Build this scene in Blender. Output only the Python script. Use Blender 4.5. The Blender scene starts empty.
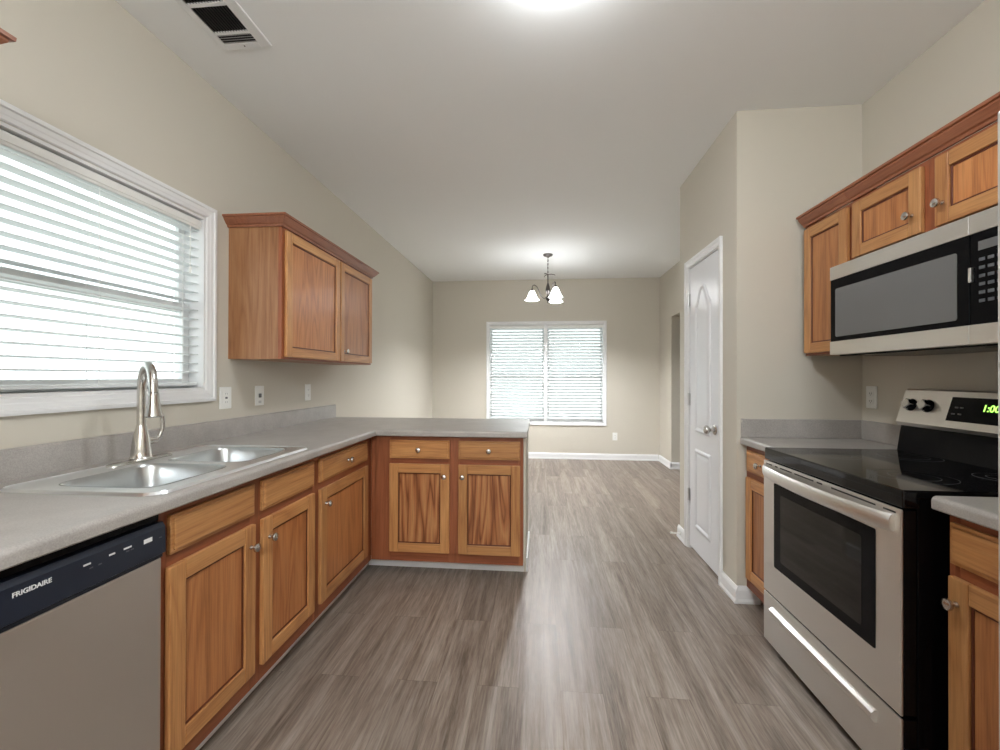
import bpy, bmesh, math, random
from mathutils import Matrix, Vector
random.seed(7)
C = bpy.context.scene.collection
PI = math.pi

# ------------------------------------------------------------ camera
cam_d = bpy.data.cameras.new('camera')
cam_d.sensor_fit = 'HORIZONTAL'; cam_d.sensor_width = 36.0
cam_d.lens = 427.0 / 1000.0 * 36.0
cam_d.clip_start = 0.02
cam = bpy.data.objects.new('camera', cam_d); C.objects.link(cam)
cam.matrix_world = (Matrix.Translation((0, 0, 1.242)) @ Matrix.Rotation(0.0932, 4, 'Z')
                    @ Matrix.Rotation(PI / 2 + 0.0037, 4, 'X') @ Matrix.Rotation(0.0022, 4, 'Z'))
bpy.context.scene.camera = cam

# ------------------------------------------------------------ view, world
S = bpy.context.scene
S.view_settings.view_transform = 'Standard'; S.view_settings.look = 'None'
S.view_settings.gamma = 1.0; S.view_settings.use_curve_mapping = False
S.view_settings.exposure = 2.03
W = bpy.data.worlds.new('sky'); S.world = W; W.use_nodes = True
wn = W.node_tree.nodes; wl = W.node_tree.links
bg = wn['Background']; bg.inputs['Strength'].default_value = 0.65
tc = wn.new('ShaderNodeTexCoord'); sp = wn.new('ShaderNodeSeparateXYZ'); rp = wn.new('ShaderNodeValToRGB')
mr = wn.new('ShaderNodeMapRange'); mr.inputs['From Min'].default_value = -1; mr.inputs['From Max'].default_value = 1
wl.new(tc.outputs['Generated'], sp.inputs[0]); wl.new(sp.outputs['Z'], mr.inputs['Value'])
wl.new(mr.outputs[0], rp.inputs[0]); wl.new(rp.outputs[0], bg.inputs['Color'])
rp.color_ramp.elements[0].position = 0.40; rp.color_ramp.elements[0].color = (0.62, 0.63, 0.60, 1)
rp.color_ramp.elements[1].position = 0.50; rp.color_ramp.elements[1].color = (0.86, 0.92, 0.95, 1)

# big lights: portals that guide the daylight in through the two windows
def area(name, loc, rot, sx, sy, portal=False, power=10, color=(1, 1, 1)):
    l = bpy.data.lights.new(name, 'AREA'); l.shape = 'RECTANGLE'; l.size = sx; l.size_y = sy
    l.energy = power; l.color = color
    if portal: l.cycles.is_portal = True
    o = bpy.data.objects.new(name, l); C.objects.link(o); o.location = loc; o.rotation_euler = rot
    return o
area('window_daylight', (-1.80, 1.485, 1.60), (0, -PI / 2, 0), 0.85, 1.0, portal=True)
area('window_daylight', (0.086, 6.66, 1.30), (-PI / 2, 0, 0), 1.75, 1.5, portal=True)
KITCHEN_LAMP = 22.0
CHANDELIER = 5.0
BULB = 700.0
REAR_FILL = 32.0  # strength of the added fill globe behind the camera

# ------------------------------------------------------------ node materials
def nmat(name, base=(0.8, 0.8, 0.8), rough=0.5, metal=0.0, spec=0.5, **kw):
    m = bpy.data.materials.new(name); m.use_nodes = True
    b = m.node_tree.nodes['Principled BSDF']
    b.inputs['Base Color'].default_value = (*base, 1); b.inputs['Roughness'].default_value = rough
    b.inputs['Metallic'].default_value = metal; b.inputs['Specular IOR Level'].default_value = spec
    for k, v in kw.items(): b.inputs[k.replace('_', ' ')].default_value = v
    return m
def srgb(r, g, b):
    f = lambda c: (c / 255 / 12.92) if c / 255 <= .04045 else ((c / 255 + .055) / 1.055) ** 2.4
    return (f(r), f(g), f(b))
def N(m, t, **kw):
    n = m.node_tree.nodes.new(t)
    for k, v in kw.items():
        if hasattr(n, k) and k not in ('inputs',): setattr(n, k, v)
    return n
def L(m, a, b): m.node_tree.links.new(a, b)
def BS(m): return m.node_tree.nodes['Principled BSDF']
def ramp(m, fac, stops):
    r = N(m, 'ShaderNodeValToRGB'); e = r.color_ramp.elements
    e[0].position, e[0].color = stops[0][0], (*stops[0][1], 1)
    e[1].position, e[1].color = stops[-1][0], (*stops[-1][1], 1)
    for p, c in stops[1:-1]:
        q = e.new(p); q.color = (*c, 1)
    L(m, fac, r.inputs[0]); return r.outputs[0]
def coords(m, scale, rnd=True, kind='Object'):
    t = N(m, 'ShaderNodeTexCoord'); mp = N(m, 'ShaderNodeMapping'); mp.inputs['Scale'].default_value = scale
    if rnd:
        oi = N(m, 'ShaderNodeObjectInfo'); mu = N(m, 'ShaderNodeMath', operation='MULTIPLY'); mu.inputs[1].default_value = 40
        L(m, oi.outputs['Random'], mu.inputs[0])
        ad = N(m, 'ShaderNodeVectorMath', operation='ADD')
        L(m, t.outputs[kind], ad.inputs[0]); L(m, mu.outputs[0], ad.inputs[1]); L(m, ad.outputs[0], mp.inputs[0])
    else: L(m, t.outputs[kind], mp.inputs[0])
    return mp.outputs[0]
def noise(m, vec, scale, detail=4, rough=.5, dist=0.):
    n = N(m, 'ShaderNodeTexNoise'); n.inputs['Scale'].default_value = scale; n.inputs['Detail'].default_value = detail
    n.inputs['Roughness'].default_value = rough; n.inputs['Distortion'].default_value = dist
    L(m, vec, n.inputs['Vector']); return n.outputs['Fac']
def bump(m, h, strength, dist=.002):
    b = N(m, 'ShaderNodeBump'); b.inputs['Strength'].default_value = strength; b.inputs['Distance'].default_value = dist
    L(m, h, b.inputs['Height']); L(m, b.outputs[0], BS(m).inputs['Normal'])
def mixc(m, fac, a, b, mode='MIX'):
    x = N(m, 'ShaderNodeMix', data_type='RGBA', blend_type=mode)
    for s, v in ((x.inputs[0], fac), (x.inputs[6], a), (x.inputs[7], b)):
        if isinstance(v, (int, float)): s.default_value = v
        elif isinstance(v, tuple): s.default_value = (*v, 1)
        else: L(m, v, s)
    return x.outputs[2]

def oak(name, light, mid, dark, along='z', rough=.38, strong=.55, freq=6.0):
    """stained oak: broad cathedral rings plus fine open pores, stretched along the grain"""
    m = nmat(name, mid, rough, spec=.5)
    sc = {'z': (1, 1, .10), 'y': (1, .10, 1), 'x': (.10, 1, 1)}[along]
    sf = {'z': (1, 1, .035), 'y': (1, .035, 1), 'x': (.035, 1, 1)}[along]
    v = coords(m, sc); n = noise(m, v, freq, 2, .5, .4)
    mu = N(m, 'ShaderNodeMath', operation='MULTIPLY'); mu.inputs[1].default_value = 20; L(m, n, mu.inputs[0])
    pp = N(m, 'ShaderNodeMath', operation='PINGPONG'); pp.inputs[1].default_value = 1; L(m, mu.outputs[0], pp.inputs[0])
    ring = ramp(m, pp.outputs[0], [(0, dark), (.35, mid), (1, light)])
    v2 = coords(m, sf); f = noise(m, v2, 170, 3, .6)
    pore = ramp(m, f, [(.38, dark), (.56, mid), (1, light)])
    broad = noise(m, coords(m, sc), 3.2, 2)
    base = ramp(m, broad, [(.3, mid), (.7, light)])
    c = mixc(m, strong, base, ring); c = mixc(m, .35, c, pore)
    oi = N(m, 'ShaderNodeObjectInfo'); mr = N(m, 'ShaderNodeMapRange'); mr.inputs['To Min'].default_value = .86; mr.inputs['To Max'].default_value = 1.12
    L(m, oi.outputs['Random'], mr.inputs['Value'])
    hs = N(m, 'ShaderNodeHueSaturation'); L(m, mr.outputs[0], hs.inputs['Value']); L(m, c, hs.inputs['Color'])
    L(m, hs.outputs[0], BS(m).inputs['Base Color'])
    bump(m, f, .12, .001)
    return m
HL, HM, HD = srgb(212, 162, 106), srgb(190, 132, 80), srgb(138, 80, 44)      # honey (door frames, drawer fronts)
PL, PM, PD = srgb(202, 144, 92), srgb(180, 114, 66), srgb(124, 68, 36)       # panels
FL, FM, FD = srgb(166, 102, 66), srgb(144, 80, 50), srgb(100, 50, 30)         # face frames, darker brown than the doors
M = {}
for ax in 'xyz':
    M['oak_' + ax] = oak('honey_oak_grain_' + ax, HL, HM, HD, ax, .36, .4)
    M['panel_' + ax] = oak('oak_panel_grain_' + ax, PL, PM, PD, ax, .34, .5)
    M['frame_' + ax] = oak('face_frame_oak_grain_' + ax, FL, FM, FD, ax, .42, .3)
M['bold_z'] = oak('bold_cathedral_oak', srgb(208, 156, 104), srgb(176, 112, 68), srgb(96, 46, 24), 'z', .38, .95, 8.0)
M['side_z'] = oak('oak_side_veneer', srgb(196, 150, 108), srgb(170, 118, 78), srgb(130, 78, 46), 'z', .4, .5)
M['bead'] = nmat('dark_brown_bead', srgb(92, 42, 22), .4)
M['wall'] = nmat('beige_wall_paint', srgb(205, 199, 186), .6, spec=.35)
bump(M['wall'], noise(M['wall'], coords(M['wall'], (1, 1, 1), False), 220, 2), .06, .001)
M['ceil'] = nmat('white_ceiling_paint', srgb(242, 243, 242), .75, spec=.2)
bump(M['ceil'], noise(M['ceil'], coords(M['ceil'], (1, 1, 1), False), 120, 2), .08, .001)
M['trim'] = nmat('white_gloss_trim', srgb(232, 232, 232), .3)
M['door'] = nmat('white_door_paint', srgb(232, 233, 236), .3)
M['plastic'] = nmat('white_plastic', srgb(236, 236, 232), .35)
M['slot'] = nmat('dark_slot', (.02, .02, .02), .6)
M['black'] = nmat('black_enamel', (.004, .004, .005), .2, spec=.10)
M['black_matte'] = nmat('black_matte_plastic', (.012, .012, .013), .5)
M['glass_black'] = nmat('black_ceramic_glass', (.003, .003, .004), .05, spec=.5)
M['navy'] = nmat('dark_navy_control_panel', (.012, .017, .03), .3)
M['oven_glass'] = nmat('dark_oven_glass', (.006, .0055, .005), .05, spec=.4)
M['mw_glass'] = nmat('grey_microwave_screen', srgb(112, 112, 112), .22)
M['nickel'] = nmat('brushed_nickel', (.62, .60, .57), .24, 1.0)
M['bronze'] = nmat('dark_nickel', (.10, .09, .085), .3, 1.0)
M['hinge'] = nmat('satin_nickel_hinge', (.6, .6, .6), .35, 1.0)
M['white_print'] = nmat('white_print', (.75, .75, .75), .5)
M['grey_print'] = nmat('grey_print', (.10, .105, .115), .5)
def steel(name, col, rough, axis):
    m = nmat(name, col, rough, 1.0)
    sc = {'x': (.02, 1, 1), 'y': (1, .02, 1), 'z': (1, 1, .02)}[axis]
    n = noise(m, coords(m, sc, False), 400, 2)
    r = N(m, 'ShaderNodeMapRange'); r.inputs['To Min'].default_value = rough - .06; r.inputs['To Max'].default_value = rough + .08
    L(m, n, r.inputs['Value']); L(m, r.outputs[0], BS(m).inputs['Roughness']); bump(m, n, .03, .0005)
    return m
M['steel'] = steel('brushed_stainless', (.80, .78, .75), .34, 'y')
M['steel_dw'] = steel('brushed_stainless_vertical', (.74, .72, .69), .36, 'z')
M['steel_sink'] = nmat('satin_sink_steel', (.88, .90, .91), .36, 1.0)
M['steel_bowl'] = nmat('shaded_bowl_steel', (.56, .58, .59), .30, 1.0)  # darker copy of the sink steel, bowl shade put into its colour
M['fridge'] = steel('silver_fridge_panel', (.72, .72, .71), .4, 'z')
def emis(name, col, st):
    m = nmat(name, (.8, .8, .8), .4); b = BS(m); b.inputs['Emission Color'].default_value = (*col, 1); b.inputs['Emission Strength'].default_value = st; return m
M['dome'] = emis('lit_frosted_dome', (.93, .97, 1), KITCHEN_LAMP)
M['fill_globe'] = emis('added_fill_globe', (.93, .97, 1), REAR_FILL)  # glow of the added globe behind the camera
M['shade'] = emis('lit_frosted_shade', (.96, .98, 1), CHANDELIER)
M['bulb'] = emis('lit_bulb', (.95, .975, 1), BULB)
M['green'] = emis('green_led_digits', (.35, 1, .08), .5)
M['crown_x'] = oak('crown_oak', srgb(176, 116, 84), srgb(150, 92, 64), srgb(106, 56, 38), 'y', .33, .3)
# countertop
m = M['counter'] = nmat('taupe_laminate', srgb(168, 162, 157), .33)
v = coords(m, (1, 1, 1), False)
c1 = ramp(m, noise(m, v, 9, 4, .6), [(.3, srgb(160, 155, 150)), (.7, srgb(180, 175, 170))])
c2 = ramp(m, noise(m, v, 260, 3, .7), [(.35, srgb(134, 128, 123)), (.65, srgb(198, 193, 188))])
L(m, mixc(m, .3, c1, c2), BS(m).inputs['Base Color'])
# vinyl plank floor, planks run along y
m = M['floor'] = nmat('grey_brown_plank_floor', (.2, .18, .16), .3)
t = N(m, 'ShaderNodeTexCoord'); sx = N(m, 'ShaderNodeSeparateXYZ'); cb = N(m, 'ShaderNodeCombineXYZ')
L(m, t.outputs['Object'], sx.inputs[0]); L(m, sx.outputs['Y'], cb.inputs['X']); L(m, sx.outputs['X'], cb.inputs['Y'])
def brick(c1, c2, mortar, msize):
    br = N(m, 'ShaderNodeTexBrick'); br.offset = .37; br.offset_frequency = 2; L(m, cb.outputs[0], br.inputs['Vector'])
    for k, vv in (('Scale', 1), ('Mortar Size', msize), ('Mortar Smooth', .3), ('Bias', 0), ('Brick Width', 1.22), ('Row Height', .165)): br.inputs[k].default_value = vv
    br.inputs['Color1'].default_value = (*c1, 1); br.inputs['Color2'].default_value = (*c2, 1); br.inputs['Mortar'].default_value = (*mortar, 1)
    return br
br = brick((0, 0, 0), (1, 1, 1), (0, 0, 0), 0.0)
ofs = N(m, 'ShaderNodeVectorMath', operation='MULTIPLY_ADD'); ofs.inputs[1].default_value = (13, 7, 5)
L(m, br.outputs['Color'], ofs.inputs[0]); L(m, t.outputs['Object'], ofs.inputs[2])
mp = N(m, 'ShaderNodeMapping'); mp.inputs['Scale'].default_value = (1, .06, 1); L(m, ofs.outputs[0], mp.inputs[0])
g1 = noise(m, mp.outputs[0], 16, 5, .6, 1.0)
mp2 = N(m, 'ShaderNodeMapping'); mp2.inputs['Scale'].default_value = (1, .06, 1); L(m, ofs.outputs[0], mp2.inputs[0])
g2 = noise(m, mp2.outputs[0], 120, 4, .7)
cA = ramp(m, g1, [(.28, srgb(78, 64, 54)), (.5, srgb(140, 127, 116)), (.72, srgb(180, 170, 161))])
cB = ramp(m, g2, [(.36, srgb(78, 64, 55)), (.58, srgb(148, 136, 126)), (.8, srgb(182, 174, 167))])
cc = mixc(m, .42, cA, cB)
tone = ramp(m, br.outputs['Color'], [(0, (.86, .85, .84)), (1, (1.10, 1.09, 1.08))])
cc = mixc(m, 1.0, cc, tone, 'MULTIPLY')
bj = brick((1, 1, 1), (1, 1, 1), (.74, .72, .70), .0016)
cc = mixc(m, 1.0, cc, bj.outputs['Color'], 'MULTIPLY')
L(m, cc, BS(m).inputs['Base Color']); bump(m, g2, .10, .001)
rr = N(m, 'ShaderNodeMapRange'); rr.inputs['To Min'].default_value = .30; rr.inputs['To Max'].default_value = .50; L(m, g2, rr.inputs['Value']); L(m, rr.outputs[0], BS(m).inputs['Roughness'])
# blinds: white slats that let some daylight through
m = M['slat'] = bpy.data.materials.new('white_blind_slat'); m.use_nodes = True
b = BS(m); b.inputs['Base Color'].default_value = (.86, .88, .88, 1); b.inputs['Roughness'].default_value = .4
tr = N(m, 'ShaderNodeBsdfTranslucent'); tr.inputs[0].default_value = (0.84, .9, .9, 1); mx = N(m, 'ShaderNodeMixShader'); mx.inputs[0].default_value = .18
L(m, b.outputs[0], mx.inputs[1]); L(m, tr.outputs[0], mx.inputs[2]); L(m, mx.outputs[0], m.node_tree.nodes['Material Output'].inputs['Surface'])
# window glass: thin, clear
m = M['glass'] = bpy.data.materials.new('clear_window_glass'); m.use_nodes = True
b = BS(m); gl = N(m, 'ShaderNodeBsdfGlossy'); gl.inputs['Roughness'].default_value = .03; ta = N(m, 'ShaderNodeBsdfTransparent'); ta.inputs[0].default_value = (.93, .96, .95, 1)
lw_ = N(m, 'ShaderNodeLayerWeight'); lw_.inputs[0].default_value = .5; pw = N(m, 'ShaderNodeMath', operation='POWER'); pw.inputs[1].default_value = 5; L(m, lw_.outputs['Facing'], pw.inputs[0])
fr_ = N(m, 'ShaderNodeMath', operation='MULTIPLY_ADD'); fr_.inputs[1].default_value = .9; fr_.inputs[2].default_value = .04; L(m, pw.outputs[0], fr_.inputs[0]); mx = N(m, 'ShaderNodeMixShader')
L(m, fr_.outputs[0], mx.inputs[0]); L(m, ta.outputs[0], mx.inputs[1]); L(m, gl.outputs[0], mx.inputs[2]); L(m, mx.outputs[0], m.node_tree.nodes['Material Output'].inputs['Surface'])

# ------------------------------------------------------------ mesh helpers
def world_loc(o):
    v = Vector((0, 0, 0))
    while o is not None:
        v += o.location; o = o.parent
    return v
def obj(name, bm, mats, parent=None, smooth=False, origin=None):
    if not isinstance(mats, (list, tuple)): mats = [mats]
    bmesh.ops.recalc_face_normals(bm, faces=bm.faces[:])
    me = bpy.data.meshes.new(name)
    if parent is not None: off = world_loc(parent)
    elif origin is not None: off = Vector(origin)
    else:
        xs = [v.co for v in bm.verts]
        off = Vector(((min(c.x for c in xs) + max(c.x for c in xs)) / 2, (min(c.y for c in xs) + max(c.y for c in xs)) / 2, min(c.z for c in xs)))
    for v in bm.verts: v.co -= off
    bm.to_mesh(me); bm.free()
    for mm in mats: me.materials.append(M[mm] if isinstance(mm, str) else mm)
    if smooth:
        for p in me.polygons: p.use_smooth = True
        try: me.set_sharp_from_angle(angle=math.radians(38))
        except Exception: pass
    o = bpy.data.objects.new(name, me); C.objects.link(o)
    if parent is not None: o.parent = parent
    else: o.location = off
    return o
def tag(o, label, cat, group=None):
    o['label'] = label; o['category'] = cat
    if group: o['group'] = group
    return o
def thing(name, label, cat, loc, group=None):
    o = bpy.data.objects.new(name, None); o.empty_display_size = .1; C.objects.link(o); o.location = loc
    return tag(o, label, cat, group)
def struct(name, bm, m, parent=None, smooth=False):
    o = obj(name, bm, m, parent, smooth)
    if parent is None: o['kind'] = 'structure'
    return o
BM = bmesh.new
def box(bm, x0, x1, y0, y1, z0, z1, mi=0, bev=0., seg=2):
    if x0 > x1: x0, x1 = x1, x0
    if y0 > y1: y0, y1 = y1, y0
    if z0 > z1: z0, z1 = z1, z0
    r = bmesh.ops.create_cube(bm, size=1.0, matrix=Matrix.Translation(((x0 + x1) / 2, (y0 + y1) / 2, (z0 + z1) / 2)) @ Matrix.Diagonal((x1 - x0, y1 - y0, z1 - z0, 1)))
    vs = r['verts']; fs = set(f for v in vs for f in v.link_faces)
    for f in fs: f.material_index = mi
    if bev > 0:
        es = list(set(e for v in vs for e in v.link_edges))
        bv = min(bev, .45 * min(x1 - x0, y1 - y0, z1 - z0))
        rr = bmesh.ops.bevel(bm, geom=es, offset=bv, segments=seg, profile=.5, affect='EDGES', clamp_overlap=True)
        for f in rr['faces']: f.material_index = mi
def tube(bm, pts, r, n=12, mi=0, cap=True):
    pts = [Vector(p) for p in pts]; rs = r if isinstance(r, (list, tuple)) else [r] * len(pts)
    prev = None; rings = []
    for i, p in enumerate(pts):
        t = (pts[min(i + 1, len(pts) - 1)] - pts[max(i - 1, 0)]).normalized()
        if prev is None:
            a = Vector((0, 0, 1)) if abs(t.z) < .9 else Vector((1, 0, 0)); u = t.cross(a).normalized()
        else: u = (prev - t * prev.dot(t)).normalized()
        w = t.cross(u); prev = u
        rings.append([bm.verts.new(p + (u * math.cos(2 * PI * k / n) + w * math.sin(2 * PI * k / n)) * rs[i]) for k in range(n)])
    for a, b in zip(rings, rings[1:]):
        for k in range(n): bm.faces.new((a[k], a[(k + 1) % n], b[(k + 1) % n], b[k])).material_index = mi
    if cap:
        bm.faces.new(rings[0][::-1]).material_index = mi; bm.faces.new(rings[-1]).material_index = mi
def lathe(bm, prof, origin=(0, 0, 0), axis=(0, 0, 1), n=24, mi=0):
    """prof: (radius, height) pairs along axis"""
    ax = Vector(axis).normalized(); q = Vector((0, 0, 1)).rotation_difference(ax); o = Vector(origin); rings = []
    for r, h in prof:
        if r < 1e-5: rings.append([bm.verts.new(o + q @ Vector((0, 0, h)))])
        else: rings.append([bm.verts.new(o + q @ Vector((r * math.cos(2 * PI * k / n), r * math.sin(2 * PI * k / n), h))) for k in range(n)])
    for a, b in zip(rings, rings[1:]):
        for k in range(n):
            k2 = (k + 1) % n
            if len(a) == 1 and len(b) == 1: continue
            if len(a) == 1: f = bm.faces.new((a[0], b[k2], b[k]))
            elif len(b) == 1: f = bm.faces.new((a[k], a[k2], b[0]))
            else: f = bm.faces.new((a[k], a[k2], b[k2], b[k]))
            f.material_index = mi
def prism(bm, poly, ext, fn, mi=0):
    """poly: 2-d outline; ext: (e0, e1); fn(a, b, e) -> xyz"""
    A = [bm.verts.new(fn(a, b, ext[0])) for a, b in poly]; B = [bm.verts.new(fn(a, b, ext[1])) for a, b in poly]
    n = len(poly)
    for i in range(n): bm.faces.new((A[i], A[(i + 1) % n], B[(i + 1) % n], B[i])).material_index = mi
    bm.faces.new(A[::-1]).material_index = mi; bm.faces.new(B).material_index = mi
def rrect(x0, x1, y0, y1, r, n=6):
    out = []
    for cx, cy, a0 in ((x1 - r, y1 - r, 0), (x0 + r, y1 - r, PI / 2), (x0 + r, y0 + r, PI), (x1 - r, y0 + r, 1.5 * PI)):
        for k in range(n + 1):
            a = a0 + PI / 2 * k / n; out.append((cx + r * math.cos(a), cy + r * math.sin(a)))
    return out
def loft(bm, loops, closed=True, mi=0):
    R = [[bm.verts.new(p) for p in lp] for lp in loops]
    for a, b in zip(R, R[1:]):
        n = len(a)
        for k in range(n if closed else n - 1): bm.faces.new((a[k], a[(k + 1) % n], b[(k + 1) % n], b[k])).material_index = mi
    return R
def text_mesh(name, body, size, mat, parent, loc, xdir, ydir, ext=.0004, align='CENTER'):
    cu = bpy.data.curves.new(name, 'FONT'); cu.body = body; cu.size = size; cu.extrude = ext; cu.align_x = align; cu.align_y = 'CENTER'
    cu.offset = size * .02
    to = bpy.data.objects.new(name + '_tmp', cu); C.objects.link(to)
    dg = bpy.context.evaluated_depsgraph_get(); me = bpy.data.meshes.new_from_object(to.evaluated_get(dg))
    bpy.data.objects.remove(to, do_unlink=True)
    X = Vector(xdir).normalized(); Y = Vector(ydir).normalized(); Z = X.cross(Y)
    R = Matrix((X, Y, Z)).transposed().to_4x4(); off = world_loc(parent)
    me.transform(Matrix.Translation(Vector(loc) - off) @ R)
    me.name = name; me.materials.clear(); me.materials.append(M[mat])
    o = bpy.data.objects.new(name, me); C.objects.link(o); o.parent = parent
    return o

# a cabinet front's own frame: a runs along the wall, b points out into the room, c is up
class Front:
    def __init__(s, wall, run, face):
        s.wall, s.face = wall, face            # wall: '+x' means the fronts look towards +x
        s.run = run                            # grain axis name of horizontal grain
    def P(s, a, b, c):
        if s.wall == '+x': return (s.face + b, a, c)
        if s.wall == '-x': return (s.face - b, a, c)
        return (a, s.face - b, c)              # '-y'
    def nrm(s): return {'+x': (1, 0, 0), '-x': (-1, 0, 0), '-y': (0, -1, 0)}[s.wall]
    def box(s, bm, a0, a1, b0, b1, c0, c1, mi=0, bev=0.):
        p, q = s.P(a0, b0, c0), s.P(a1, b1, c1)
        box(bm, p[0], q[0], p[1], q[1], p[2], q[2], mi, bev)
LF = Front('+x', 'y', -1.055)      # left base run
PF = Front('-y', 'x', 2.603)       # peninsula
RF = Front('-x', 'y', 1.135)       # right base run
LU = Front('+x', 'y', -1.364)      # left wall cabinets
RU = Front('-x', 'y', 1.423)       # right wall cabinets

def knob(F, parent, a, c, b=.020):
    bm = BM()
    lathe(bm, [(0.0001, 0), (.008, 0), (.008, .002), (.0055, .006), (.005, .013), (.009, .017), (.0155, .020), (.0165, .024), (.0145, .029), (.008, .032), (0, .033)], F.P(a, b, c), F.nrm(), 20)
    return obj('knob', bm, 'nickel', parent, True)
def make_door(F, parent, a0, a1, c0, c1, kn=None, panel='panel_z', fw=.056):
    h = 'oak_' + F.run; T = .019
    bm = BM()
    F.box(bm, a0, a0 + fw, .0005, T, c0, c1, 0, .0035); F.box(bm, a1 - fw, a1, .0005, T, c0, c1, 0, .0035)
    F.box(bm, a0 + fw, a1 - fw, .0005, T - .0006, c0, c0 + fw, 1, .0035); F.box(bm, a0 + fw, a1 - fw, .0005, T - .0006, c1 - fw, c1, 1, .0035)
    g = .007; i0, i1, j0, j1 = a0 + fw, a1 - fw, c0 + fw, c1 - fw      # darker brown bead around the panel
    for q in ((i0, i0 + g, j0, j1), (i1 - g, i1, j0, j1), (i0 + g, i1 - g, j0, j0 + g), (i0 + g, i1 - g, j1 - g, j1)):
        F.box(bm, q[0], q[1], .001, T - .007, q[2], q[3], 2, .002)
    d = obj('door', bm, ['oak_z', h, 'bead'], parent)
    bm = BM(); F.box(bm, i0 + g, i1 - g, .001, .0085, j0 + g, j1 - g)
    obj('panel', bm, panel, d)
    if kn: knob(F, d, kn[0], kn[1])
    return d
def make_drawer(F, parent, a0, a1, c0, c1, kn=True):
    bm = BM(); T = .019; e = .010
    # slab front with a routed edge
    F.box(bm, a0, a1, .0005, T - .006, c0, c1, 0, .002)
    F.box(bm, a0 + e, a1 - e, .002, T, c0 + e, c1 - e, 0, .004)
    d = obj('drawer' if kn else 'false_drawer_front', bm, 'oak_' + F.run, parent)
    if kn: knob(F, d, (a0 + a1) / 2, (c0 + c1) / 2)
    return d
def base_cabinet(label, F, a0, a1, doors, drawers, depth=.575, panel='panel_z', stiles=(), group='oak base cabinets', top=.873, bot=.091, toe=.082):
    loc = F.P((a0 + a1) / 2, -depth / 2, 0); t = thing('base_cabinet', label, 'cabinet', loc, group)
    bm = BM()                                     # open-topped box of boards
    F.box(bm, a0 + .001, a0 + .017, -depth, -.0195, bot, top); F.box(bm, a1 - .017, a1 - .001, -depth, -.0195, bot, top)
    F.box(bm, a0 + .017, a1 - .017, -depth, -.0195, bot, bot + .016); F.box(bm, a0 + .017, a1 - .017, -depth, -depth + .008, bot + .016, top)
    obj('carcass', bm, 'side_z', t)
    bm = BM()
    sts = [(a0, a0 + .03), (a1 - .03, a1)] + list(stiles)
    for s0, s1 in sts: F.box(bm, s0, s1, -.019, 0, bot, top, 0, .001)
    for c0, c1 in ((bot, bot + .055), (.690, .745), (.838, top)): F.box(bm, a0 + .03, a1 - .03, -.019, -.0003, c0, c1, 1, .001)
    obj('face_frame', bm, ['frame_z', 'frame_' + F.run], t)
    bm = BM(); F.box(bm, a0, a1, -toe - .012, -toe, 0.0, bot)
    obj('toe_kick', bm, 'frame_' + F.run, t)
    for d in doors: make_door(F, t, d[0], d[1], .152, .700, d[2], panel)
    for d in drawers: make_drawer(F, t, d[0], d[1], .733, .846, d[2])
    return t
def crown(bm, F, a0, a1, c0, depth, mi=0, ret0=True, ret1=True):
    """crown moulding with returns: stacked, stepped out profile, mitred at the corners"""
    prof = [(0.0, c0 - .004), (.010, c0 - .004), (.013, c0 + .006), (.020, c0 + .010), (.030, c0 + .022), (.040, c0 + .034), (.041, c0 + .040), (.049, c0 + .042), (.050, c0 + .052), (.0, c0 + .052)]
    for (p, c), (p2, c2) in zip(prof, prof[1:] + prof[:1]):
        l0, l1 = [], []
        for lst, pp, ccc in ((l0, p, c), (l1, p2, c2)):
            r0 = pp if ret0 else 0; r1 = pp if ret1 else 0
            lst += [F.P(a0 - r0, -depth, ccc), F.P(a0 - r0, pp, ccc), F.P(a1 + r1, pp, ccc), F.P(a1 + r1, -depth, ccc)]
        loft(bm, [l0, l1], closed=False, mi=mi)
    bmesh.ops.remove_doubles(bm, verts=bm.verts[:], dist=1e-5)

# ------------------------------------------------------------ the shell
XL, XR, XD, YF, H, YB = -1.665, 1.731, 1.767, 6.519, 2.718, -2.2
XP, YP0, YP1 = 1.084, 2.474, 3.435
bm = BM(); box(bm, XL - .15, 3.3, YB - .15, YF + .15, -.12, 0); struct('floor', bm, 'floor').location
bm = BM(); box(bm, XL - .15, 3.3, YB - .15, YF + .15, H, H + .12); struct('ceiling', bm, 'ceil')
# left wall with the sink window opening
WY0, WY1, WZ0, WZ1 = .988, 1.985, 1.172, 2.030
bm = BM()
box(bm, XL - .15, XL, YB, WY0, 0, H); box(bm, XL - .15, XL, WY1, YF, 0, H)
box(bm, XL - .15, XL, WY0, WY1, 0, WZ0); box(bm, XL - .15, XL, WY0, WY1, WZ1, H)
struct('wall_left', bm, 'wall')
FX0, FX1, FZ0, FZ1 = -.782, .956, .548, 2.045
bm = BM()
box(bm, XL - .15, FX0, YF, YF + .15, 0, H); box(bm, FX1, 3.3, YF, YF + .15, 0, H)
box(bm, FX0, FX1, YF, YF + .15, 0, FZ0); box(bm, FX0, FX1, YF, YF + .15, FZ1, H)
struct('wall_far', bm, 'wall')
bm = BM(); box(bm, XR, XR + .13, YB, YP0, 0, H); struct('wall_right', bm, 'wall')
bm = BM(); box(bm, XL, XR, YB - .15, YB, 0, H); struct('wall_back', bm, 'wall')
HY0, HY1 = 4.95, 5.955       # hallway opening in the dining room's right wall
bm = BM(); box(bm, XD, XD + .12, YP1 - .2, HY0, 0, H); box(bm, XD, XD + .12, HY1, YF, 0, H); box(bm, XD, XD + .12, HY0, HY1, 2.06, H)
struct('wall_dining_right', bm, 'wall')
bm = BM(); box(bm, 3.0, 3.12, YP1 - .2, YF, 0, H); box(bm, XD + .12, 3.0, YP1 - .32, YP1 - .2, 0, H); struct('wall_hall', bm, 'wall')
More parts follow.
